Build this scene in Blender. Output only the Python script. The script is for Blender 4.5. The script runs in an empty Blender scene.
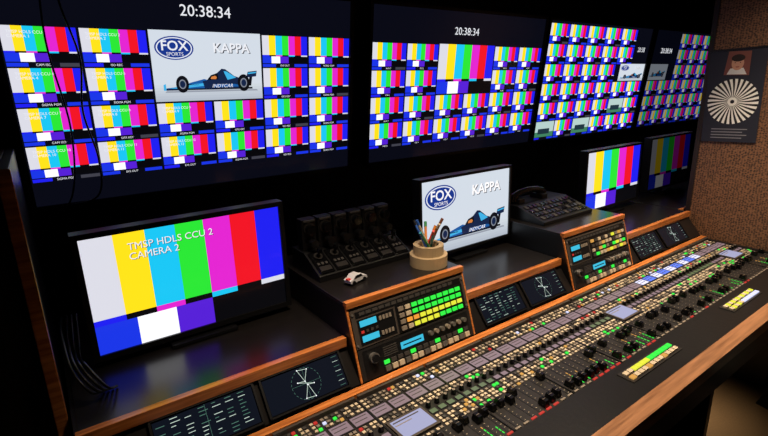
import bpy, math, random
from mathutils import Matrix, Vector
random.seed(7)
sc = bpy.context.scene
try:
    sc.view_settings.view_transform = 'Standard'
    sc.view_settings.look = 'None'
except Exception:
    pass

def lin(c):
    return c/12.92 if c <= 0.04045 else ((c+0.055)/1.055)**2.4
def rgb(r, g, b):
    return (lin(r/255), lin(g/255), lin(b/255), 1.0)

# ------------------------------------------------------------ materials
def mat(name, col, rough=0.5, metal=0.0, em=None, es=0.0, noise=0.0, nscale=30, bump=0.0, spec=0.5):
    m = bpy.data.materials.new(name); m.use_nodes = True
    nt = m.node_tree; b = nt.nodes['Principled BSDF']
    b.inputs['Base Color'].default_value = col
    b.inputs['Roughness'].default_value = rough
    b.inputs['Metallic'].default_value = metal
    b.inputs['Specular IOR Level'].default_value = spec
    if em:
        b.inputs['Emission Color'].default_value = em
        b.inputs['Emission Strength'].default_value = es
    if noise > 0 or bump > 0:
        tc = nt.nodes.new('ShaderNodeTexCoord')
        n = nt.nodes.new('ShaderNodeTexNoise'); n.inputs['Scale'].default_value = nscale
        n.inputs['Detail'].default_value = 6
        nt.links.new(tc.outputs['Object'], n.inputs['Vector'])
        if noise > 0:
            mx = nt.nodes.new('ShaderNodeMixRGB'); mx.blend_type = 'MULTIPLY'
            mx.inputs['Fac'].default_value = noise
            mx.inputs['Color1'].default_value = col
            nt.links.new(n.outputs['Fac'], mx.inputs['Color2'])
            nt.links.new(mx.outputs['Color'], b.inputs['Base Color'])
        if bump > 0:
            bp = nt.nodes.new('ShaderNodeBump'); bp.inputs['Strength'].default_value = bump
            bp.inputs['Distance'].default_value = 0.002
            nt.links.new(n.outputs['Fac'], bp.inputs['Height'])
            nt.links.new(bp.outputs['Normal'], b.inputs['Normal'])
    return m

def wood(name, c1, c2, rough=0.35, scale=(2, 30, 30)):
    m = bpy.data.materials.new(name); m.use_nodes = True
    nt = m.node_tree; b = nt.nodes['Principled BSDF']
    tc = nt.nodes.new('ShaderNodeTexCoord'); mp = nt.nodes.new('ShaderNodeMapping')
    mp.inputs['Scale'].default_value = scale
    n = nt.nodes.new('ShaderNodeTexNoise'); n.inputs['Scale'].default_value = 3; n.inputs['Detail'].default_value = 8
    cr = nt.nodes.new('ShaderNodeValToRGB')
    cr.color_ramp.elements[0].color = c1; cr.color_ramp.elements[0].position = 0.3
    cr.color_ramp.elements[1].color = c2; cr.color_ramp.elements[1].position = 0.7
    nt.links.new(tc.outputs['Object'], mp.inputs['Vector']); nt.links.new(mp.outputs['Vector'], n.inputs['Vector'])
    nt.links.new(n.outputs['Fac'], cr.inputs['Fac']); nt.links.new(cr.outputs['Color'], b.inputs['Base Color'])
    b.inputs['Roughness'].default_value = rough
    return m

def attr_mat(name, strength=None, rough=0.5):
    m = bpy.data.materials.new(name); m.use_nodes = True
    nt = m.node_tree; b = nt.nodes['Principled BSDF']
    a = nt.nodes.new('ShaderNodeVertexColor'); a.layer_name = 'Col'
    b.inputs['Roughness'].default_value = rough
    if strength is None:
        nt.links.new(a.outputs['Color'], b.inputs['Base Color'])
    else:
        b.inputs['Base Color'].default_value = (0.003, 0.003, 0.004, 1)
        b.inputs['Specular IOR Level'].default_value = 0.35
        nt.links.new(a.outputs['Color'], b.inputs['Emission Color'])
        b.inputs['Emission Strength'].default_value = strength
    return m

BLK = mat('black_plastic', rgb(18, 18, 20), 0.38, noise=0.3, nscale=60)
BLK2 = mat('black_laminate', rgb(30, 27, 26), 0.28, noise=0.35, nscale=25, bump=0.05)
GLOSS = mat('gloss_black', rgb(12, 12, 14), 0.15)
DARKWALL = mat('black_wall_panel', rgb(12, 12, 15), 0.6, noise=0.4, nscale=12, bump=0.2)
METAL = mat('dark_metal', rgb(66, 63, 62), 0.38, 0.6, noise=0.3)
GREY = mat('grey_panel', rgb(80, 72, 66), 0.45, 0.2, noise=0.25)
CONS = mat('console_surface', rgb(38, 35, 34), 0.42, 0.1, noise=0.4, nscale=50)
SILVER = mat('silver', rgb(175, 170, 165), 0.3, 0.8)
CAPS = mat('fader_cap', rgb(9, 9, 10), 0.25)
KEYG = mat('key_grey', rgb(200, 184, 158), 0.5)
KEYM = mat('key_mid_grey', rgb(132, 121, 108), 0.5)
KEYD = mat('key_dark', rgb(60, 57, 55), 0.5)
PAD = mat('leather_pad', rgb(15, 14, 15), 0.36, noise=0.3, nscale=80, bump=0.25)
WOOD = wood('cherry_wood_trim', rgb(156, 86, 38), rgb(222, 138, 72), 0.22)
WOODD = wood('dark_wood', rgb(24, 15, 12), rgb(42, 26, 20), 0.5, (30, 30, 2))
WOODA = wood('armrest_wood', rgb(128, 88, 60), rgb(182, 130, 92), 0.28)
TAPE = mat('masking_tape', rgb(190, 166, 128), 0.6, noise=0.2)
GREEN_E = mat('led_green', rgb(20, 90, 30), 0.4, em=rgb(50, 240, 70), es=1.0)
YEL_E = mat('led_yellow', rgb(90, 90, 20), 0.4, em=rgb(225, 228, 60), es=1.0)
ORG_E = mat('led_orange', rgb(90, 60, 20), 0.4, em=rgb(245, 160, 60), es=0.9)
RED_E = mat('led_red', rgb(90, 20, 20), 0.4, em=rgb(230, 60, 50), es=0.6)
AMB_E = mat('led_amber', rgb(90, 60, 20), 0.4, em=rgb(240, 180, 90), es=0.7)
CYAN_E = mat('lcd_cyan', rgb(20, 60, 70), 0.3, em=rgb(60, 190, 225), es=0.95)
BLUE_E = mat('led_blue', rgb(20, 40, 80), 0.3, em=rgb(100, 130, 250), es=1.0)
WHT_E = mat('led_white', rgb(120, 120, 130), 0.3, em=rgb(205, 212, 250), es=1.0)
LCD_E = mat('lcd_grey', rgb(60, 58, 64), 0.25, em=rgb(165, 136, 144), es=0.65)
LCD2_E = mat('lcd_olive', rgb(50, 55, 40), 0.25, em=rgb(130, 150, 110), es=0.5)
LCDB_E = mat('lcd_blue_grey', rgb(60, 60, 80), 0.25, em=rgb(165, 170, 205), es=0.9)
TXT_W = mat('screen_text_white', rgb(230, 230, 235), 0.4, em=rgb(235, 238, 245), es=1.0)
TXT_K = mat('screen_text_dark', rgb(10, 10, 16), 0.6, em=rgb(40, 44, 60), es=0.5)
PRINT = attr_mat('printed_banner', None, 0.6)
SCR = attr_mat('screen_emission', 1.2, 0.14)
SCR_DIM = attr_mat('screen_emission_dim', 0.36, 0.14)
SCR_D2 = attr_mat('screen_emission_low', 0.07, 0.14)

# ------------------------------------------------------------ mesh builder
class MB:
    def __init__(s): s.v=[]; s.f=[]; s.m=[]; s.c=[]; s.mats=[]; s.sm=[]
    def add(s, vs, fs, mt, col=None, M=None, smooth=False):
        if mt not in s.mats: s.mats.append(mt)
        k = s.mats.index(mt); o = len(s.v)
        for p in vs:
            s.v.append(tuple(M @ Vector(p)) if M is not None else tuple(p))
        for f in fs:
            s.f.append([o+i for i in f]); s.m.append(k); s.c.append(col or (1,1,1,1)); s.sm.append(smooth)
    def box(s, x0,x1,y0,y1,z0,z1, mt, M=None, taper=0.0):
        t=taper
        vs=[(x0,y0,z0),(x1,y0,z0),(x1,y1,z0),(x0,y1,z0),(x0+t,y0+t,z1),(x1-t,y0+t,z1),(x1-t,y1-t,z1),(x0+t,y1-t,z1)]
        s.add(vs, [(3,2,1,0),(4,5,6,7),(0,1,5,4),(1,2,6,5),(2,3,7,6),(3,0,4,7)], mt, M=M)
    def cyl(s, cx,cy,z0,z1,r, mt, n=12, r2=None, M=None):
        r2 = r if r2 is None else r2
        vs=[(cx+r*math.cos(2*math.pi*i/n), cy+r*math.sin(2*math.pi*i/n), z0) for i in range(n)]
        vs+=[(cx+r2*math.cos(2*math.pi*i/n), cy+r2*math.sin(2*math.pi*i/n), z1) for i in range(n)]
        s.add(vs, [(i,(i+1)%n,n+(i+1)%n,n+i) for i in range(n)], mt, M=M, smooth=True)
        s.add(vs, [tuple(range(n-1,-1,-1)), tuple(range(n,2*n))], mt, M=M)
    def prism(s, poly, x0, x1, mt, M=None):
        n=len(poly)
        vs=[(x0,y,z) for y,z in poly]+[(x1,y,z) for y,z in poly]
        s.add(vs, [(i,(i+1)%n,n+(i+1)%n,n+i) for i in range(n)]+[tuple(range(n-1,-1,-1)),tuple(range(n,2*n))], mt, M=M)
    def flat(s, pts, col, layer, mt, M=None):  # pts (u,v) facing -Y
        s.add([(u, -0.0004*layer, v) for u,v in pts], [tuple(range(len(pts)))], mt, col, M)
    def rect(s, u0,v0,u1,v1,col,layer,mt): s.flat([(u0,v0),(u1,v0),(u1,v1),(u0,v1)],col,layer,mt)
    def disc(s, cx,cy,rx,ry,col,layer,mt,n=28):
        s.flat([(cx+rx*math.cos(2*math.pi*i/n), cy+ry*math.sin(2*math.pi*i/n)) for i in range(n)],col,layer,mt)
    def tube(s, pts, r, mt, n=8):
        P=[Vector(p) for p in pts]; rings=[]
        for i,p in enumerate(P):
            d=(P[min(i+1,len(P)-1)]-P[max(i-1,0)]).normalized()
            a=d.orthogonal().normalized() if i==0 else (prev-d*prev.dot(d)).normalized()
            prev=a; b=d.cross(a)
            rings.append([p+(a*math.cos(2*math.pi*k/n)+b*math.sin(2*math.pi*k/n))*r for k in range(n)])
        vs=[tuple(q) for ring in rings for q in ring]; fs=[]
        for i in range(len(P)-1):
            for k in range(n):
                fs.append((i*n+k,i*n+(k+1)%n,(i+1)*n+(k+1)%n,(i+1)*n+k))
        s.add(vs,fs,mt,smooth=True)
        s.add(vs,[tuple(range(n-1,-1,-1)),tuple(range((len(P)-1)*n,len(P)*n))],mt)
    def obj(s, name, parent=None, M=None, bevel=0.0):
        me=bpy.data.meshes.new(name); me.from_pydata(s.v,[],s.f)
        for m in s.mats: me.materials.append(m)
        for p,k,sm in zip(me.polygons,s.m,s.sm): p.material_index=k; p.use_smooth=sm
        ca=me.color_attributes.new('Col','FLOAT_COLOR','CORNER')
        for p,c in zip(me.polygons,s.c):
            for li in p.loop_indices: ca.data[li].color=c
        me.update()
        o=bpy.data.objects.new(name,me); sc.collection.objects.link(o)
        if parent: o.parent=parent
        if M is not None: o.matrix_local=M
        if bevel>0:
            b=o.modifiers.new('bevel','BEVEL'); b.width=bevel; b.segments=2; b.limit_method='ANGLE'
        return o

RX90=Matrix.Rotation(math.pi/2,4,'X')
def text(body,size,u,v,mt,parent,layer=14,align='CENTER',shear=0.0,off=0.0,base=Matrix.Identity(4)):
    cu=bpy.data.curves.new('label','FONT'); cu.body=body; cu.size=size; cu.align_x=align; cu.align_y='CENTER'
    cu.resolution_u=3; cu.shear=shear; cu.offset=off
    cu.materials.append(mt)
    o=bpy.data.objects.new('label',cu); sc.collection.objects.link(o); o.parent=parent
    o.matrix_local=base@Matrix.Translation((u,-0.0004*layer,v))@RX90
    return o

# ------------------------------------------------------------ picture content
C_GW=rgb(205,205,215); C_Y=rgb(250,212,25); C_C=rgb(25,185,228); C_G=rgb(40,215,50)
C_M=rgb(212,35,195); C_R=rgb(225,20,35); C_B=rgb(30,30,225); C_K=(0.002,0.002,0.003,1)
C_W=rgb(245,245,250); C_I=rgb(25,50,215); C_Q=rgb(80,30,200)
BARS=[C_GW,C_Y,C_C,C_G,C_M,C_R,C_B]
def bars(S,u0,v0,u1,v1,mt,L=3):
    w=u1-u0; h=v1-v0
    S.rect(u0,v0,u1,v1,C_K,L-1,mt)
    for i,c in enumerate(BARS):
        S.rect(u0+w*i/7,v0+h*.30,u0+w*(i+1)/7,v1,c,L,mt)
    for i,c in enumerate([C_B,C_K,C_M,C_K,C_C,C_K,C_GW]):
        if c is not C_K: S.rect(u0+w*i/7,v0+h*.25,u0+w*(i+1)/7,v0+h*.30,c,L,mt)
    for a,b,c in [(0,.19,C_I),(.19,.38,C_W),(.38,.57,C_Q)]:
        S.rect(u0+w*a,v0,u0+w*b,v0+h*.25,c,L,mt)

def car(S,u0,v0,w,h,mt,L=5):
    # open-wheel racing car, side view, nose to the left
    P=lambda pts,c,l: S.flat([(u0+x*w,v0+y*h) for x,y in pts],c,l,mt)
    nav=rgb(20,34,66); mid=rgb(26,84,150); lt=rgb(60,165,215); kk=rgb(14,14,20); gr=rgb(120,126,138)
    P([(-.02,.02),(1.02,.02),(1.0,.08),(.0,.08)],rgb(140,146,158),L)
    P([(.03,.10),(.95,.10),(.95,.17),(.03,.15)],kk,L+1)
    P([(.0,.18),(.10,.22),(.26,.38),(.40,.50),(.46,.44),(.46,.16),(.10,.14),(.0,.14)],mid,L+1)
    P([(.02,.18),(.12,.22),(.30,.32),(.44,.36),(.44,.26),(.14,.16)],lt,L+2)
    P([(-.03,.10),(.13,.10),(.13,.19),(.10,.16),(-.03,.17)],nav,L+3)
    P([(-.03,.10),(-.005,.10),(-.005,.34),(-.03,.30)],lt,L+4)
    P([(.38,.42),(.44,.46),(.60,.48),(.76,.40),(.88,.26),(.88,.14),(.40,.14)],nav,L+3)
    P([(.50,.30),(.74,.30),(.86,.20),(.50,.18)],mid,L+4)
    P([(.44,.44),(.50,.66),(.545,.72),(.60,.88),(.64,.86),(.74,.60),(.90,.42),(.90,.30),(.60,.40)],nav,L+2)
    P([(.62,.78),(.65,.78),(.76,.54),(.66,.46)],lt,L+3)
    P([(.43,.46),(.475,.64),(.54,.71),(.555,.66),(.555,.48)],kk,L+3)
    P([(.47,.50),(.48,.58),(.52,.62),(.54,.57),(.53,.49)],rgb(200,120,60),L+4)
    P([(.90,.22),(.935,.22),(.955,.60),(.92,.60)],kk,L+2)
    P([(.88,.54),(1.0,.58),(1.01,.80),(.90,.76)],nav,L+3)
    P([(.90,.67),(1.0,.71),(1.0,.76),(.90,.72)],lt,L+4)
    P([(.17,.33),(.34,.30),(.34,.27),(.17,.29)],kk,L+2)
    for cx,k in ((.165,1),(.845,1.06)):
        S.disc(u0+cx*w,v0+.32*h*k,.067*w*k,.31*h*k,kk,L+5,mt,24)
        S.disc(u0+cx*w,v0+.32*h*k,.038*w*k,.175*h*k,gr,L+6,mt,16)
        S.disc(u0+cx*w,v0+.32*h*k,.028*w*k,.13*h*k,nav,L+7,mt,16)

def kappa(S,u0,v0,u1,v1,mt,parent):
    w=u1-u0; h=v1-v0
    S.rect(u0,v0,u1,v1,rgb(196,204,214),3,mt)
    for i in range(6): S.rect(u0,v0+h*(.04*i),u1,v0+h*(.04*(i+1)),rgb(168+5*i,176+5*i,188+4*i),4,mt)
    car(S,u0+.10*w,v0+.12*h,.84*w,.40*h,mt,5)
    S.disc(u0+.20*w,v0+.76*h,.165*w,.165*h,rgb(24,50,130),5,mt)
    S.disc(u0+.20*w,v0+.76*h,.152*w,.148*h,rgb(215,220,230),6,mt)
    S.disc(u0+.20*w,v0+.76*h,.142*w,.134*h,rgb(24,50,130),7,mt)
    text('FOX',h*.19,u0+.20*w,v0+.785*h,TXT_W,parent,9,off=h*.003)
    text('SPORTS',h*.07,u0+.20*w,v0+.675*h,TXT_W,parent,9)
    text('KAPPA',h*.19,u0+.71*w,v0+.77*h,TXT_W,parent,10,off=h*.004)
    text('KAPPA',h*.19,u0+.718*w,v0+.760*h,TXT_K,parent,8,off=h*.005)
    text('INDYCAR',h*.075,u0+.60*w,v0+.215*h,TXT_W,parent,16,shear=.3)

def monitor(name,cx,cy,cz,w,h,tilt,bez,depth,draw,stand=None,mount=None,yaw=0.0):
    B=MB()
    W=w/2; H=h/2
    B.box(-W-bez,W+bez,0.004,depth,-H-bez,H+bez,BLK)
    B.box(-W-bez,-W,-.008,.004,-H-bez,H+bez,BLK); B.box(W,W+bez,-.008,.004,-H-bez,H+bez,BLK)
    B.box(-W,W,-.008,.004,H,H+bez,BLK); B.box(-W,W,-.008,.004,-H-bez,-H,BLK)
    B.box(-W*.6,W*.6,depth,depth+.012,-H*.6,H*.6,BLK)
    M=Matrix.Translation((cx,cy,cz))@Matrix.Rotation(yaw,4,'Z')@Matrix.Rotation(tilt,4,'X')
    if stand is not None:
        z=stand-cz
        B.box(-.03,.03,depth,depth+.025,z+.012,0,BLK)
        B.box(-.10,.10,-.03,.13,z+.003,z+.012,BLK)
    if mount: B.box(-.15,.15,depth+.012,mount,-.12,.12,METAL)
    o=B.obj(name,None,M)
    S=MB(); draw(S,o,W,H)
    S.obj('screen',o)
    return o

NAV=rgb(8,9,19)
def grid(S,o,W,H,mt,cols,rows,ctop,cbot,skip=(),wh=()):
    pw=2*W/cols; ph=(ctop-cbot)/rows
    for r in range(rows):
        for c in range(cols):
            if (r,c) in skip: continue
            u0=-W+c*pw+.004; u1=u0+pw-.008; v1=ctop-r*ph-.002; v0=v1-ph+.018
            if (r,c) in wh:
                S.rect(u0,v0,u1,v1,rgb(170,195,190),3,mt)
                S.rect(u0,v0,u1,v0+.03,rgb(60,120,90),4,mt)
                S.rect(u0+.03,v0+.018,u1-.04,v0+.05,rgb(30,50,60),5,mt)
            else:
                bars(S,u0,v0,u1,v1,mt)
            S.rect(u0,v0-.0135,u0+(u1-u0)*.28,v0-.003,C_B if (r+c)%2 else C_I,3,mt)
            S.rect(u0+(u1-u0)*.70,v0-.0135,u1,v0-.003,C_I if (r+c)%3 else rgb(60,60,70),3,mt)

def up1(S,o,W,H):
    S.rect(-W,-H,W,H,NAV,1,SCR)
    grid(S,o,W,H,SCR,6,4,.200,-.262,skip=((0,2),(0,3),(1,2),(1,3)))
    kappa(S,-W/3+.003,-.031+.004,W/3-.003,.202,SCR,o)
    text('20:38:34',.050,.0,.264,TXT_W,o,9)
    pw=2*W/6
    for r in range(4):
        for c in range(2 if r<2 else 3):
            text('TMSP HDLS CCU %d\nCAMERA %d'%(r*3+c+1,r*3+c+1),.0115,-W+c*pw+.018,.200-r*.1155-.024,TXT_W,o,9,'LEFT')
        for c in (0,1,2,3,4,5):
            if r<2 and c in (2,3): continue
            text(random.choice(['SIGMA PGM','ISO REC','CAM ISO','EVS OUT','GFX KEY','ROBO CAM']),.0095,-W+(c+.48)*pw,.200-(r+1)*.1155+.0075,TXT_W,o,9)
def up2(S,o,W,H):
    S.rect(-W,-H,W,H,NAV,1,SCR)
    grid(S,o,W,H,SCR,6,4,.190,-.275,skip=((0,2),(0,3),(1,2),(1,3)))
    bars(S,-W/3+.003,-.042+.004,W/3-.003,.192,SCR)
    text('20:38:34',.048,-.02,.250,TXT_W,o,9)
    pw=2*W/6
    for r in range(4):
        for c in range(6):
            if r<2 and c in (2,3): continue
            text(random.choice(['VTR 4','PGM B','REPLAY','EVS 2','AUX 7','ROBO']),.0095,-W+(c+.48)*pw,.190-(r+1)*.116+.0075,TXT_W,o,9)
def up3(S,o,W,H):
    S.rect(-W,-H,W,H,NAV,1,SCR)
    grid(S,o,W,H,SCR,6,6,.325,-.335,skip=((0,5),(1,5),(2,5),(2,4)),wh=((5,0),(5,2),(4,4)))
    kappa(S,W-2*W/6*1.7,.0,W-.003,.11,SCR,o)
    text('20:38',.042,W*.82,.20,TXT_W,o,9)
def up4(S,o,W,H):
    S.rect(-W,-H,W,H,rgb(12,15,30),1,SCR_DIM)
    grid(S,o,W,H,SCR_DIM,6,6,.325,-.335,skip=((0,0),(1,0),(2,0),(2,1),(1,1),(0,1)))
    S.rect(-W+.004,.0,-W+.27,.11,rgb(160,168,180),3,SCR_DIM)
    car(S,-W+.03,.02,.21,.055,SCR_DIM,5)
    text('20:38:34',.048,-W*.66,.20,TXT_W,o,9)

UZ=1.645; TW=.12
monitor('wall_monitor',.54,1.80,UZ,1.15,.675,TW,.014,.045,up1,mount=.10)
monitor('wall_monitor',1.80,1.80,UZ,1.15,.675,TW,.014,.045,up2,mount=.10)
monitor('wall_monitor',2.985,1.80,UZ,1.13,.675,TW,.014,.045,up3,mount=.10)
monitor('wall_monitor',4.18,1.80,UZ,1.13,.675,TW,.014,.045,up4,mount=.10)

def dA(S,o,W,H):
    bars(S,-W,-H,W,H,SCR)
    text('TMSP HDLS CCU 2\nCAMERA 2',.029,-W*.60,H*.66,TXT_W,o,9,'LEFT')
    text('TMSP HDLS CCU 2\nCAMERA 2',.029,-W*.60+.0016,H*.66-.0016,TXT_K,o,8,'LEFT')
def dB(S,o,W,H): kappa(S,-W,-H,W,H,SCR,o)
def dC(S,o,W,H): bars(S,-W,-H,W,H,SCR)
def dD(S,o,W,H): bars(S,-W,-H,W,H,SCR_D2)
SH=.895
monitor('desk_monitor',.327,1.47,1.103,.572,.342,-.02,.016,.04,dA,stand=SH)
monitor('desk_monitor',1.505,1.47,1.107,.540,.322,-.02,.012,.04,dB,stand=SH)
monitor('desk_monitor',2.70,1.47,1.107,.56,.325,-.02,.012,.04,dC,stand=SH)
monitor('desk_monitor',3.45,1.50,1.115,.55,.325,-.02,.012,.04,dD,stand=SH)

# ------------------------------------------------------------ desk
XE=3.045
shelves=[(-.05,.68),(1.18,1.79),(2.29,XE)]
racks=[(.68,1.18,1.70),(1.79,2.29,1.70)]
D=MB()
D.box(-.05,XE,.58,1.88,.60,.732,BLK)
D.box(-.05,XE,1.0,1.88,0,.60,BLK)
for x in (.0,1.1,2.2,3.0): D.box(x,x+.04,.66,1.0,0,.60,BLK)
D.obj('production_desk',bevel=.003)
for k,(a,b) in enumerate(shelves):
    E=MB()
    E.prism([(1.102,.733),(1.102,.768),(1.187,.872),(1.187,SH-.002),(1.88,SH-.002),(1.88,.733)],a+.001,b-.001,BLK2)
    E.box(a+.004,b-.004,1.168,1.189,.868,.898,WOOD)
    E.box(a+.01,b-.01,1.189,1.878,SH-.002,SH,BLK2)
    E.obj('equipment_shelf',bevel=.002)
E=MB(); E.box(XE+.002,4.56,1.24,1.88,0,SH-.002,BLK2); E.box(XE+.002,4.56,1.22,1.24,.868,.898,WOOD); E.box(XE+.01,4.55,1.24,1.878,SH-.002,SH,BLK2)
E.obj('equipment_shelf',bevel=.002)
for a,b,dp in racks:
    E=MB()
    E.prism([(1.1015,.733),(1.1015,.75),(1.180,1.0),(dp,1.0),(dp,.733)],a,b,BLK)
    E.box(a,b,1.168,1.188,.990,1.012,WOOD)
    E.box(a,b,1.188,dp,1.0,1.008,BLK2)
    for x in (a,b-.008): E.prism([(1.0995,.768),(1.1035,.762),(1.180,.99),(1.172,.99)],x,x+.008,WOOD)
    E.obj('rack_housing',bevel=.0015)

def slope(a,y0,z0,y1,z1):
    up=Vector((0,y1-y0,z1-z0)).normalized(); x=Vector((1,0,0)); n=up.cross(x)
    return Matrix((( x.x,n.x,up.x,a),(x.y,n.y,up.y,y0),(x.z,n.z,up.z,z0),(0,0,0,1)))

for k,(a,b,dp) in enumerate(racks):
    M=slope(a+.01,1.1000,.75,1.1785,1.0); w=b-a-.02
    f=-.006
    R=MB()
    R.box(0,w,f,-.001,.120,.240,GREY)
    for sx in (.006,w-.006):
        for sz in (.13,.228): R.cyl(0,0,0,.003,.004,SILVER,8,M=Matrix.Translation((sx,f,sz))@RX90)
    R.box(.015,w-.015,f-.001,f,.214,.234,BLK)
    for i in range(16): R.box(.03+i*.025,.05+i*.025,f-.002,f-.001,.220,.230,KEYD)
    R.box(.018,.158,f-.001,f,.126,.208,BLK)
    R.box(.026,.088,f-.003,f,.184,.203,CYAN_E); R.box(.026,.088,f-.003,f,.136,.155,CYAN_E)
    for i in range(4):
        R.box(.098+i*.013,.107+i*.013,f-.004,f,.186,.199,KEYM); R.box(.098+i*.013,.107+i*.013,f-.004,f,.138,.151,KEYM)
        R.box(.026+i*.018,.036+i*.018,f-.003,f,.164,.172,KEYD if i else RED_E)
    R.box(.166,w-.012,f-.001,f,.122,.212,BLK)
    for r in range(4):
        for i in range(10):
            u=.176+i*.0285; v=.192-r*.0215
            if k==0:
                mt=[GREEN_E,GREEN_E,YEL_E,GREEN_E][r]
                if r==2: mt=ORG_E if i<3 else YEL_E
                if r==3: mt=YEL_E if i in (2,3,4,5) else (GREEN_E if i>5 else KEYG)
                if i<2 and r!=2: mt=KEYG
                if i==0: mt=KEYM
            else: mt=random.choice([KEYG,AMB_E,KEYG,GREEN_E,KEYD,KEYM,YEL_E])
            R.box(u,u+.020,f-.006,f,v,v+.013,mt)
    R.obj('router_control_panel',M=M)
    R=MB()
    R.box(0,w,f,-.001,.018,.116,METAL)
    R.box(.014,w-.014,f-.001,f,.022,.110,BLK)
    R.cyl(0,0,0,.012,.017,SILVER,20,M=Matrix.Translation((.05,f,.080))@RX90)
    R.cyl(0,0,.012,.02,.012,BLK,20,M=Matrix.Translation((.05,f,.080))@RX90)
    R.box(.16,.255,f-.003,f,.070,.092,CYAN_E)
    R.box(.168,.245,f-.0035,f-.003,.079,.083,GLOSS)
    for i in range(14):
        R.box(.085+i*.027,.105+i*.027,f-.008,f,.024,.040,KEYG if i%3 else SILVER)
        R.box(.085+i*.027,.105+i*.027,f-.005,f,.046,.058,KEYD if i%4 else GREEN_E)
    for i in range(7):
        R.cyl(0,0,0,.014,.008,KEYM if i%2 else SILVER,12,M=Matrix.Translation((.285+i*.026,f,.086))@RX90)
    for i in range(5): R.box(.09,.145,f-.002,f,.068+i*.007,.071+i*.007,KEYD)
    R.obj('intercom_panel',M=M)

def wf(a,w,kind):
    M=slope(a,1.1005,.766,1.1865,.8725); h=.112
    R=MB()
    R.box(0,w,-.006,-.001,.010,.010+h,GLOSS)
    for x0,x1,z0,z1 in ((0,w,.008,.013),(0,w,h+.006,h+.011),(0,.006,.008,h+.011),(w-.006,w,.008,h+.011)):
        R.box(x0,x1,-.010,-.006,z0,z1,BLK)
    o=R.obj('waveform_monitor',M=M)
    S=MB(); y0=.016; y1=.010+h-.008
    mt=SCR
    S.rect(.008,y0,w-.008,y1,rgb(11,16,26),16,mt)
    c1=rgb(185,202,190); cg=rgb(74,112,98); W2=w/2; ym=(y0+y1)/2
    def line(ax,ay,bx,by,t,c,l=18):
        d=Vector((bx-ax,by-ay)); n=Vector((-d.y,d.x)).normalized()*t/2
        S.flat([(ax-n.x,ay-n.y),(bx-n.x,by-n.y),(bx+n.x,by+n.y),(ax+n.x,ay+n.y)],c,l,mt)
    if kind=='vector':
        q=(y1-y0)/2-.004
        pts=[(-.35,.95),(.30,.85),(-.05,.15),(-.55,.2),(.5,-.15),(.08,-.1),(.35,-.95),(-.30,-.88),(.05,-.1),(-.05,.15),(-.35,.95)]
        for (p0,p1) in zip(pts,pts[1:]):
            line(W2+p0[0]*q,ym+p0[1]*q,W2+p1[0]*q,ym+p1[1]*q,.0014,c1)
        for p in pts: S.disc(W2+p[0]*q,ym+p[1]*q,.002,.002,C_W,20,mt,8)
        for i in range(24):
            t0=2*math.pi*i/24; t1=t0+.14
            line(W2+q*math.cos(t0),ym+q*math.sin(t0),W2+q*math.cos(t1),ym+q*math.sin(t1),.001,cg)
        line(W2-q,ym,W2+q,ym,.0006,cg); line(W2,y0+.003,W2,y1-.003,.0006,cg)
        for i in range(7):
            v=y0+.006+i*(y1-y0-.012)/6; line(w-.032,v,w-.014,v,.0012,c1 if i%2 else cg)
    else:
        for i in range(10):
            v=y0+.005+i*(y1-y0-.010)/9
            for j in range(7):
                if random.random()<.75:
                    u=.014+j*(w-.028)/7; line(u,v,u+random.uniform(.008,.024),v,.0016,c1 if random.random()<.45 else cg)
        line(W2,y0,W2,y1,.0008,cg)
    S.obj('screen',o)
wf(.10,.27,'data'); wf(.385,.26,'vector')
wf(1.24,.24,'data'); wf(1.50,.24,'vector')
wf(2.36,.26,'data'); wf(2.64,.26,'vector')

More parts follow.
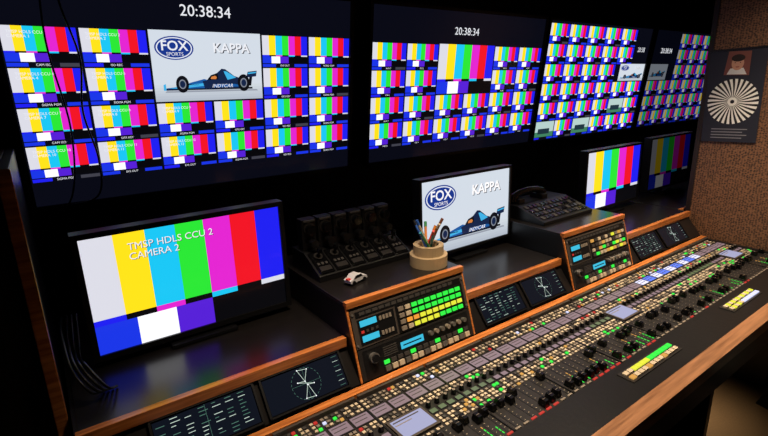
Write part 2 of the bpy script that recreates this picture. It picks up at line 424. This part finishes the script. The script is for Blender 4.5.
# ------------------------------------------------------------ mixing console
A=MB(); ZC=.750
X0,X1=.10,3.02; sw=.0335
A.box(X0,X1,.685,1.068,.734,ZC,CONS)
A.box(X0,X1,.553,.684,.734,ZC+.006,PAD)
A.box(X1,XE,.553,1.068,.734,ZC+.006,BLK)
A.box(-.05,XE,1.0685,1.096,.734,.766,WOOD)
A.box(X0,XE,.500,.5525,.715,.760,WOODA)
A.box(X0,XE,.520,.552,.60,.715,BLK)
n=int((X1-X0)/sw)
R_=random.random
def pair(x,y,pg,pl,lits,h=.0045):
    for hx in (0,1):
        mt=KEYG if R_()<pg else (KEYM if R_()<.6 else KEYD)
        if R_()<pl: mt=random.choice(lits)
        A.box(x+.005+hx*.0135,x+.0145+hx*.0135,y-h,y+h,ZC,ZC+.004,mt)
for i in range(n):
    x=X0+i*sw; bay=i//8; j=i%8
    cx=x+sw/2
    bright=2.05<x<2.70
    if j==0:
        A.box(x-.0025,x+.0025,.69,1.066,ZC,ZC+.004,BLK)
        A.box(x+.003,x+.0042,.69,1.066,ZC,ZC+.004,GREY)
        A.box(x+.006,x+8*sw-.006,1.058,1.0665,ZC,ZC+.014,GREY)
    lcd_bay=(bay%4==2)
    for y in (1.046,1.030,1.014): pair(x,y,.5,.10,[AMB_E,GREEN_E,RED_E,WHT_E])
    if j%2==0:
        A.box(x+.003,x+2*sw-.003,.958,1.004,ZC,ZC+.002,BLK)
        A.box(x+.005,x+2*sw-.005,.962,1.000,ZC+.002,ZC+.003,BLUE_E if (bright and j%4) else (WHT_E if bright else LCD_E))
        A.box(x+.010,x+2*sw-.012,.990,.993,ZC+.003,ZC+.0034,KEYD); A.box(x+.010,x+1.5*sw,.975,.978,ZC+.003,ZC+.0034,KEYD)
    for y in (.947,.932): pair(x,y,.6,.10,[AMB_E,GREEN_E,RED_E])
    if not (lcd_bay and j<4):
        A.cyl(cx,.910,ZC,ZC+.016,.0085,CAPS,12,r2=.007)
        A.cyl(cx,.910,ZC+.016,ZC+.0165,.005,KEYM,8)
        # per-channel display
        A.box(x+.004,x+.0300,.876,.896,ZC,ZC+.0025,BLK)
        A.box(x+.006,x+.0280,.878,.894,ZC+.0025,ZC+.003,LCD_E if (bay+j//4)%3 else LCD2_E)
        for q,y in enumerate((.863,.849,.835)):
            pair(x,y,.55,.16 if q==2 else .06,[GREEN_E,GREEN_E,AMB_E])
    # fader, scale and small level meter
    A.box(cx-.0018,cx+.0018,.700,.812,ZC,ZC+.0008,BLK)
    for q in range(8):
        A.box(cx+.006,cx+.010,.703+q*.0145,.7042+q*.0145,ZC,ZC+.0006,KEYG)
    lv=random.choice([0,0,0,3,5,6]) if bay%3 else 0
    for q in range(lv):
        A.box(cx-.0125,cx-.0100,.703+q*.0115,.711+q*.0115,ZC,ZC+.0012,GREEN_E if q<4 else AMB_E)
    y=random.choice([.712,.715,.718,.78,.79,.80,.79])
    A.box(cx-.010,cx+.010,y-.014,y+.014,ZC+.003,ZC+.022,CAPS,taper=.003)
    A.box(cx-.0015,cx+.0015,y-.010,y+.010,ZC,ZC+.004,METAL)
    A.box(cx-.006,cx+.006,y-.0006,y+.0006,ZC+.022,ZC+.0224,KEYM)
    A.box(x+.004,x+.014,.8215-.004,.8215+.004,ZC,ZC+.003,KEYG if R_()<.8 else random.choice([GREEN_E,AMB_E]))
    A.box(x+.018,x+.028,.8215-.004,.8215+.004,ZC,ZC+.003,KEYM)
    A.box(x+.006,x+.026,.690,.696,ZC,ZC+.003,KEYM if R_()<.8 else RED_E)
    if lcd_bay and j==0:
        A.box(x+.006,x+4*sw-.004,.832,.920,ZC,ZC+.008,GREY)
        A.box(x+.014,x+4*sw-.012,.840,.912,ZC+.008,ZC+.009,LCDB_E)
        A.box(x+.018,x+3.2*sw,.901,.905,ZC+.009,ZC+.0095,GREY)
        A.box(x+.018,x+2.2*sw,.889,.892,ZC+.009,ZC+.0095,KEYM)
def strip(x0,y0,x1,rows,nn,mts):
    A.box(x0-.01,x1+.01,y0-.008,y0+rows*.022+.002,ZC+.006,ZC+.009,METAL)
    dx=(x1-x0)/nn
    for r in range(rows):
        for i in range(nn):
            A.box(x0+i*dx+.002,x0+(i+1)*dx-.002,y0+r*.022,y0+r*.022+.015,ZC+.009,ZC+.014,mts(r,i))
strip(1.36,.612,1.66,2,12,lambda r,i: (GREEN_E if i>5 else (YEL_E if i>1 else KEYG)) if r==1 else (AMB_E if i%4==0 else KEYG))
strip(2.12,.612,2.40,2,12,lambda r,i: WHT_E if (r==0 and i>4) else YEL_E if i%2 else KEYG)
A.obj('audio_mixing_console')

# ------------------------------------------------------------ things on the desk
Q=MB()
x0,x1=.70,1.10; Z0=1.0085
Q.prism([(1.37,Z0),(1.37,1.03),(1.48,1.085),(1.58,1.085),(1.58,Z0)],x0,x1,BLK)
Ms=slope(x0,1.37,1.03,1.48,1.085)
for c in range(6):
    u=.008+c*.065
    Q.box(u,u+.057,-.006,0,.006,.114,GLOSS,M=Ms)
    Q.box(u+.006,u+.05,-.010,-.006,.015,.036,METAL,M=Ms)
    for q in range(3): Q.box(u+.008+q*.015,u+.018+q*.015,-.010,-.006,.045,.056,KEYD,M=Ms)
    J=Ms@Matrix.Translation((u+.028,-.006,.085))@RX90
    Q.cyl(0,0,0,.006,.016,METAL,16,M=J); Q.cyl(0,0,.006,.026,.005,BLK,10,M=J); Q.cyl(0,0,.026,.044,.010,GLOSS,14,r2=.008,M=J)
for c in range(6):
    cx=x0+.036+c*.065
    Q.box(cx-.028,cx+.028,1.50,1.54,1.085,1.20,BLK)
    Q.cyl(0,0,0,.006,.023,METAL,18,M=Matrix.Translation((cx,1.50,1.165))@RX90)
    Q.cyl(0,0,.006,.026,.018,GLOSS,16,M=Matrix.Translation((cx,1.50,1.165))@RX90)
    Q.cyl(0,0,0,.035,.012,BLK,12,r2=.015,M=Matrix.Translation((cx,1.49,1.118))@RX90)
    Q.box(cx-.022,cx+.022,1.494,1.50,1.190,1.198,KEYD)
Q.obj('camera_control_rack',bevel=.0015)

Q=MB()
Q.prism([(1.30,Z0),(1.30,1.025),(1.46,1.075),(1.58,1.075),(1.58,Z0)],1.83,2.22,BLK)
Ms=slope(1.83,1.30,1.025,1.46,1.075)
for c in range(12):
    for r in range(4):
        Q.box(.02+c*.03,.042+c*.03,-.005,0,.02+r*.034,.044+r*.034,GLOSS if (c+r)%3 else KEYD,M=Ms)
# handset lying in its cradle
Q.box(1.86,1.90,1.47,1.55,1.075,1.10,BLK); Q.box(2.04,2.08,1.47,1.55,1.075,1.10,BLK)
Q.tube([(1.85,1.51,1.108),(1.90,1.51,1.122),(1.97,1.51,1.128),(2.04,1.51,1.122),(2.09,1.51,1.108)],.016,GLOSS,12)
Q.cyl(1.86,1.51,1.088,1.112,.026,GLOSS,18); Q.cyl(2.08,1.51,1.088,1.112,.026,GLOSS,18)
Q.obj('telephone_keypad_unit',bevel=.002)

T=MB()
def ring(cx,cy,z0,z1,ro,ri,mt,n=32):
    vs=[]
    for z in (z0,z1):
        for r in (ro,ri):
            vs+=[(cx+r*math.cos(2*math.pi*i/n),cy+r*math.sin(2*math.pi*i/n),z) for i in range(n)]
    fs=[]
    for i in range(n):
        j=(i+1)%n
        fs+=[(i,j,2*n+j,2*n+i),(n+j,n+i,3*n+i,3*n+j),(2*n+i,2*n+j,3*n+j,3*n+i),(j,i,n+i,n+j)]
    T.add(vs,fs,mt,smooth=False)
px,py=1.105,1.275
ring(px,py,1.0085,1.050,.070,.038,TAPE)
T.obj('masking_tape_roll')
T=MB()
ring(px,py,1.0505,1.086,.056,.038,TAPE)
T.cyl(px,py,1.0507,1.054,.038,TAPE,24)
pc=[mat('pen_red',rgb(205,50,40),.4),mat('pen_orange',rgb(235,140,50),.4),mat('pen_blue',rgb(50,100,190),.4),KEYG,mat('pen_green',rgb(60,160,90),.4),mat('pen_teal',rgb(60,150,160),.4),mat('pen_brown',rgb(150,90,60),.4),BLK]
for i,m_ in enumerate(pc):
    an=i*.8; bx=px+.012*math.cos(an+2.5); by=py+.012*math.sin(an+2.5)
    e=1.0+.5*(i%3)/2
    tx=px+.036*e*math.cos(an+.3); ty=py+.036*e*math.sin(an+.3)
    h=1.128+.011*(i%4)
    T.tube([(bx,by,1.056),(tx,ty,h)],.0048,m_)
    d=(Vector((tx,ty,h))-Vector((bx,by,1.056))).normalized()*.020
    T.tube([(tx,ty,h),(tx+d.x,ty+d.y,h+d.z)],.0054,pc[(i*3+1)%8])
T.obj('pen_holder')

T=MB()
Mc=Matrix.Translation((.80,1.30,1.0085))@Matrix.Rotation(.25,4,'Z')@Matrix.Scale(1.15,4)
prof=[(-.034,.007),(-.036,.016),(-.024,.019),(-.014,.028),(.008,.028),(.018,.019),(.034,.016),(.036,.007)]
R90=Matrix.Rotation(-math.pi/2,4,'Z')
WHP=mat('toy_car_paint',rgb(215,215,220),.25)
T.prism([(y,z) for y,z in prof],-.014,.014,WHP,M=Mc@R90)
T.prism([(-.012,.0275),(-.021,.0195),(.0155,.0195),(.0075,.0275)],-.0145,.0145,GLOSS,M=Mc@R90)
T.box(-.006,.006,-.036,-.024,.0165,.020,pc[0],M=Mc@R90)
for wx in (-.022,.022):
    for wy in (-.0155,.0115):
        T.cyl(0,0,0,.004,.007,BLK,12,M=Mc@Matrix.Translation((wx,wy+.004,.007))@RX90)
T.obj('toy_car')

# ------------------------------------------------------------ room shell
def simple(name,x0,x1,y0,y1,z0,z1,mt):
    B=MB(); B.box(x0,x1,y0,y1,z0,z1,mt); return B.obj(name)
XW=4.80; XP=3.06
pm=bpy.data.materials.new('perforated_wood_panel'); pm.use_nodes=True
nt=pm.node_tree; bs=nt.nodes['Principled BSDF']; bs.inputs['Roughness'].default_value=.6
tc=nt.nodes.new('ShaderNodeTexCoord'); mp=nt.nodes.new('ShaderNodeMapping'); mp.inputs['Scale'].default_value=(1,80,130)
nt.links.new(tc.outputs['Object'],mp.inputs['Vector'])
vo=nt.nodes.new('ShaderNodeTexVoronoi'); vo.inputs['Scale'].default_value=1.0; vo.inputs['Randomness'].default_value=.5
nt.links.new(mp.outputs['Vector'],vo.inputs['Vector'])
cr=nt.nodes.new('ShaderNodeValToRGB'); cr.color_ramp.elements[0].position=.2; cr.color_ramp.elements[0].color=rgb(26,15,11)
cr.color_ramp.elements[1].position=.62; cr.color_ramp.elements[1].color=rgb(136,96,68)
nt.links.new(vo.outputs['Distance'],cr.inputs['Fac']); nt.links.new(cr.outputs['Color'],bs.inputs['Base Color'])
FLOORM=mat('floor_carpet',rgb(72,58,46),.9,noise=.5,nscale=120,bump=.3)
CEILM=mat('ceiling_panel',rgb(40,38,37),.8,noise=.2)
simple('wall_back',-1.3,XW,1.93,2.0,0,2.3,DARKWALL)
simple('wall_partition',XP,XP+.07,-1.3,1.18,0,2.3,pm)
simple('wall_right',XW,XW+.08,-1.38,2.0,0,2.3,WOODD)
simple('wall_left',-1.38,-1.3,-1.38,2.0,0,2.3,WOODD)
simple('wall_front',-1.3,XW,-1.38,-1.3,0,2.3,WOODD)
simple('floor',-1.38,XW+.08,-1.38,2.0,-.06,0,FLOORM)
simple('ceiling',-1.38,XW+.08,-1.38,2.0,2.3,2.36,CEILM)
simple('trim_1',XP-.004,XP+.074,1.18,1.205,0,2.3,WOODD)

C=MB()
C.box(-.62,-.080,1.32,1.92,0,1.50,WOODD)
C.box(-.080,-.058,1.30,1.92,0,1.50,BLK)
C.box(-.083,-.056,1.29,1.305,0,1.50,WOOD)
C.obj('equipment_cabinet',bevel=.002)

def cable(name,pts,r):
    P=[Vector(p) for p in pts]; out=[]
    P=[P[0]]+P+[P[-1]]
    for i in range(1,len(P)-2):
        for k in range(8):
            t=k/8
            out.append(.5*((2*P[i])+(P[i+1]-P[i-1])*t+(2*P[i-1]-5*P[i]+4*P[i+1]-P[i+2])*t*t+(3*P[i]-P[i-1]-3*P[i+1]+P[i+2])*t**3))
    out.append(P[-2])
    B=MB(); B.tube(out,r,BLK); return B.obj(name)
cable('hanging_cable',[(.115,1.72,2.05),(.12,1.715,1.9),(.145,1.715,1.75),(.13,1.74,1.6),(.15,1.76,1.45),(.13,1.78,1.33),(.02,1.85,1.30)],.003)
cable('hanging_cable',[(.09,1.72,2.05),(.07,1.715,1.8),(.09,1.73,1.55),(.06,1.77,1.34),(-.02,1.86,1.25)],.0028)
for i in range(4):
    cable('coiled_cable',[(-.03+i*.012,1.60,1.02),(-.035+i*.01,1.45,1.04-.03*i),(-.03+.01*i,1.33,.99),(.0+.012*i,1.28,.935),(.03+.01*i,1.33,.8995)],.0035)

# banner on the partition
Bn=MB()
bw,bh=.185,.34
Bn.rect(-bw,-bh,bw,bh,rgb(30,33,48),1,PRINT)
cx,cy,R0=0,-.035,.168
Bn.disc(cx,cy,R0,R0,rgb(16,16,20),2,PRINT,48)
N=56
for i in range(0,N,2):
    a0=2*math.pi*i/N; a1=2*math.pi*(i+1.05)/N; tw=.10
    for k in range(4):
        r0=.03+(R0-.03)*k/4; r1=.03+(R0-.03)*(k+1)/4; s0=tw*k/4; s1=tw*(k+1)/4
        Bn.flat([(cx+r0*math.cos(a0+s0),cy+r0*math.sin(a0+s0)),(cx+r1*math.cos(a0+s1),cy+r1*math.sin(a0+s1)),(cx+r1*math.cos(a1+s1),cy+r1*math.sin(a1+s1)),(cx+r0*math.cos(a1+s0),cy+r0*math.sin(a1+s0))],rgb(245,245,240),3,PRINT)
Bn.disc(cx,cy,.032,.032,rgb(245,245,240),4,PRINT)
Bn.disc(cx,cy,.014,.014,rgb(16,16,20),5,PRINT)
Bn.flat([(-.08,.165),(.085,.155),(.085,.328),(-.06,.335)],rgb(120,70,62),5,PRINT)
Bn.disc(.005,.245,.040,.050,rgb(200,150,125),7,PRINT)
Bn.flat([(-.06,.168),(.07,.162),(.045,.21),(-.04,.21)],rgb(215,215,215),6,PRINT)
Bn.disc(.005,.283,.044,.026,rgb(36,22,18),8,PRINT)
for ex in (-.012,.022): Bn.disc(ex,.250,.005,.003,rgb(40,26,20),9,PRINT,8)
Bn.flat([(-.008,.222),(.020,.222),(.014,.215),(-.002,.215)],rgb(150,70,64),9,PRINT)
for i in range(4): Bn.rect(-.12,-.245-.022*i,.12-.03*(i%2),-.238-.022*i,rgb(130,130,138),3,PRINT)
MbR=Matrix.Translation((XP-.008,1.052,1.548))@Matrix.Rotation(-math.pi/2,4,'Z')@Matrix.Rotation(-.03,4,'Y')@Matrix.Scale(.70,4)
Bn.box(-bw,bw,0,.004,-bh,bh,BLK); Bn.box(-bw-.005,bw+.005,-.006,.008,bh,bh+.014,BLK)
Bn.obj('wall_banner',M=MbR)

# office chair
H=MB()
SEAT=mat('chair_fabric',rgb(34,36,30),.85,noise=.4,nscale=90,bump=.3)
H.box(-.24,.24,-.23,.23,.44,.51,SEAT,taper=.02)
H.box(-.22,.22,-.29,-.23,.58,1.0,SEAT,taper=.0)
H.box(-.03,.03,-.30,-.20,.42,.62,BLK)
H.cyl(0,0,.12,.44,.028,METAL,14)
for i in range(5):
    a=2*math.pi*i/5; d=(math.cos(a),math.sin(a))
    H.tube([(0,0,.12),(d[0]*.28,d[1]*.28,.075)],.018,BLK)
    H.cyl(0,0,-.015,.015,.03,BLK,14,M=Matrix.Translation((d[0]*.28,d[1]*.28,.031))@Matrix.Rotation(a,4,'Z')@RX90)
for s in (-1,1):
    H.tube([(s*.20,0,.44),(s*.27,0,.46),(s*.28,0,.62)],.012,BLK)
    H.box(s*.28-.03,s*.28+.03,-.12,.12,.62,.645,BLK)
H.obj('office_chair',M=Matrix.Translation((2.25,.20,0))@Matrix.Rotation(-.2,4,'Z'),bevel=.012)

# ------------------------------------------------------------ lights
def area(name,loc,sx,sy,e,col,rot=(0,0,0),spread=math.pi):
    L=bpy.data.lights.new(name,'AREA'); L.shape='RECTANGLE'; L.size=sx; L.size_y=sy; L.energy=e; L.color=col; L.spread=spread
    o=bpy.data.objects.new(name,L); o.location=loc; o.rotation_euler=rot; sc.collection.objects.link(o)
for x,e in ((.75,5.5),(1.65,6),(2.5,6.5)):
    area('ceiling_downlight',(x,.88,2.27),.4,.06,e,(1,.80,.58),spread=math.radians(72))
area('ceiling_downlight',(2.35,.60,2.27),.2,.1,3.6,(1,.80,.60),rot=(0,-.5,0),spread=math.radians(100))
area('floor_courtesy_light',(2.45,.85,.55),.2,.1,2.2,(1,.68,.32),spread=math.radians(80))
w=bpy.data.worlds.new('World'); sc.world=w; w.use_nodes=True
w.node_tree.nodes['Background'].inputs[0].default_value=(.05,.06,.09,1)
w.node_tree.nodes['Background'].inputs[1].default_value=.05

# ------------------------------------------------------------ camera
cam=bpy.data.cameras.new('camera'); cam.lens=22.5; cam.sensor_width=36; cam.clip_start=.02
co=bpy.data.objects.new('camera',cam); sc.collection.objects.link(co)
r=Vector((.8105,-.5851,-.0253)).normalized(); fw=Vector((.559,.7857,-.2645)).normalized()
r=(r-fw*r.dot(fw)).normalized(); up=r.cross(fw)
M=Matrix(((r.x,up.x,-fw.x,0),(r.y,up.y,-fw.y,0),(r.z,up.z,-fw.z,1.65),(0,0,0,1)))
co.matrix_world=M; sc.camera=co
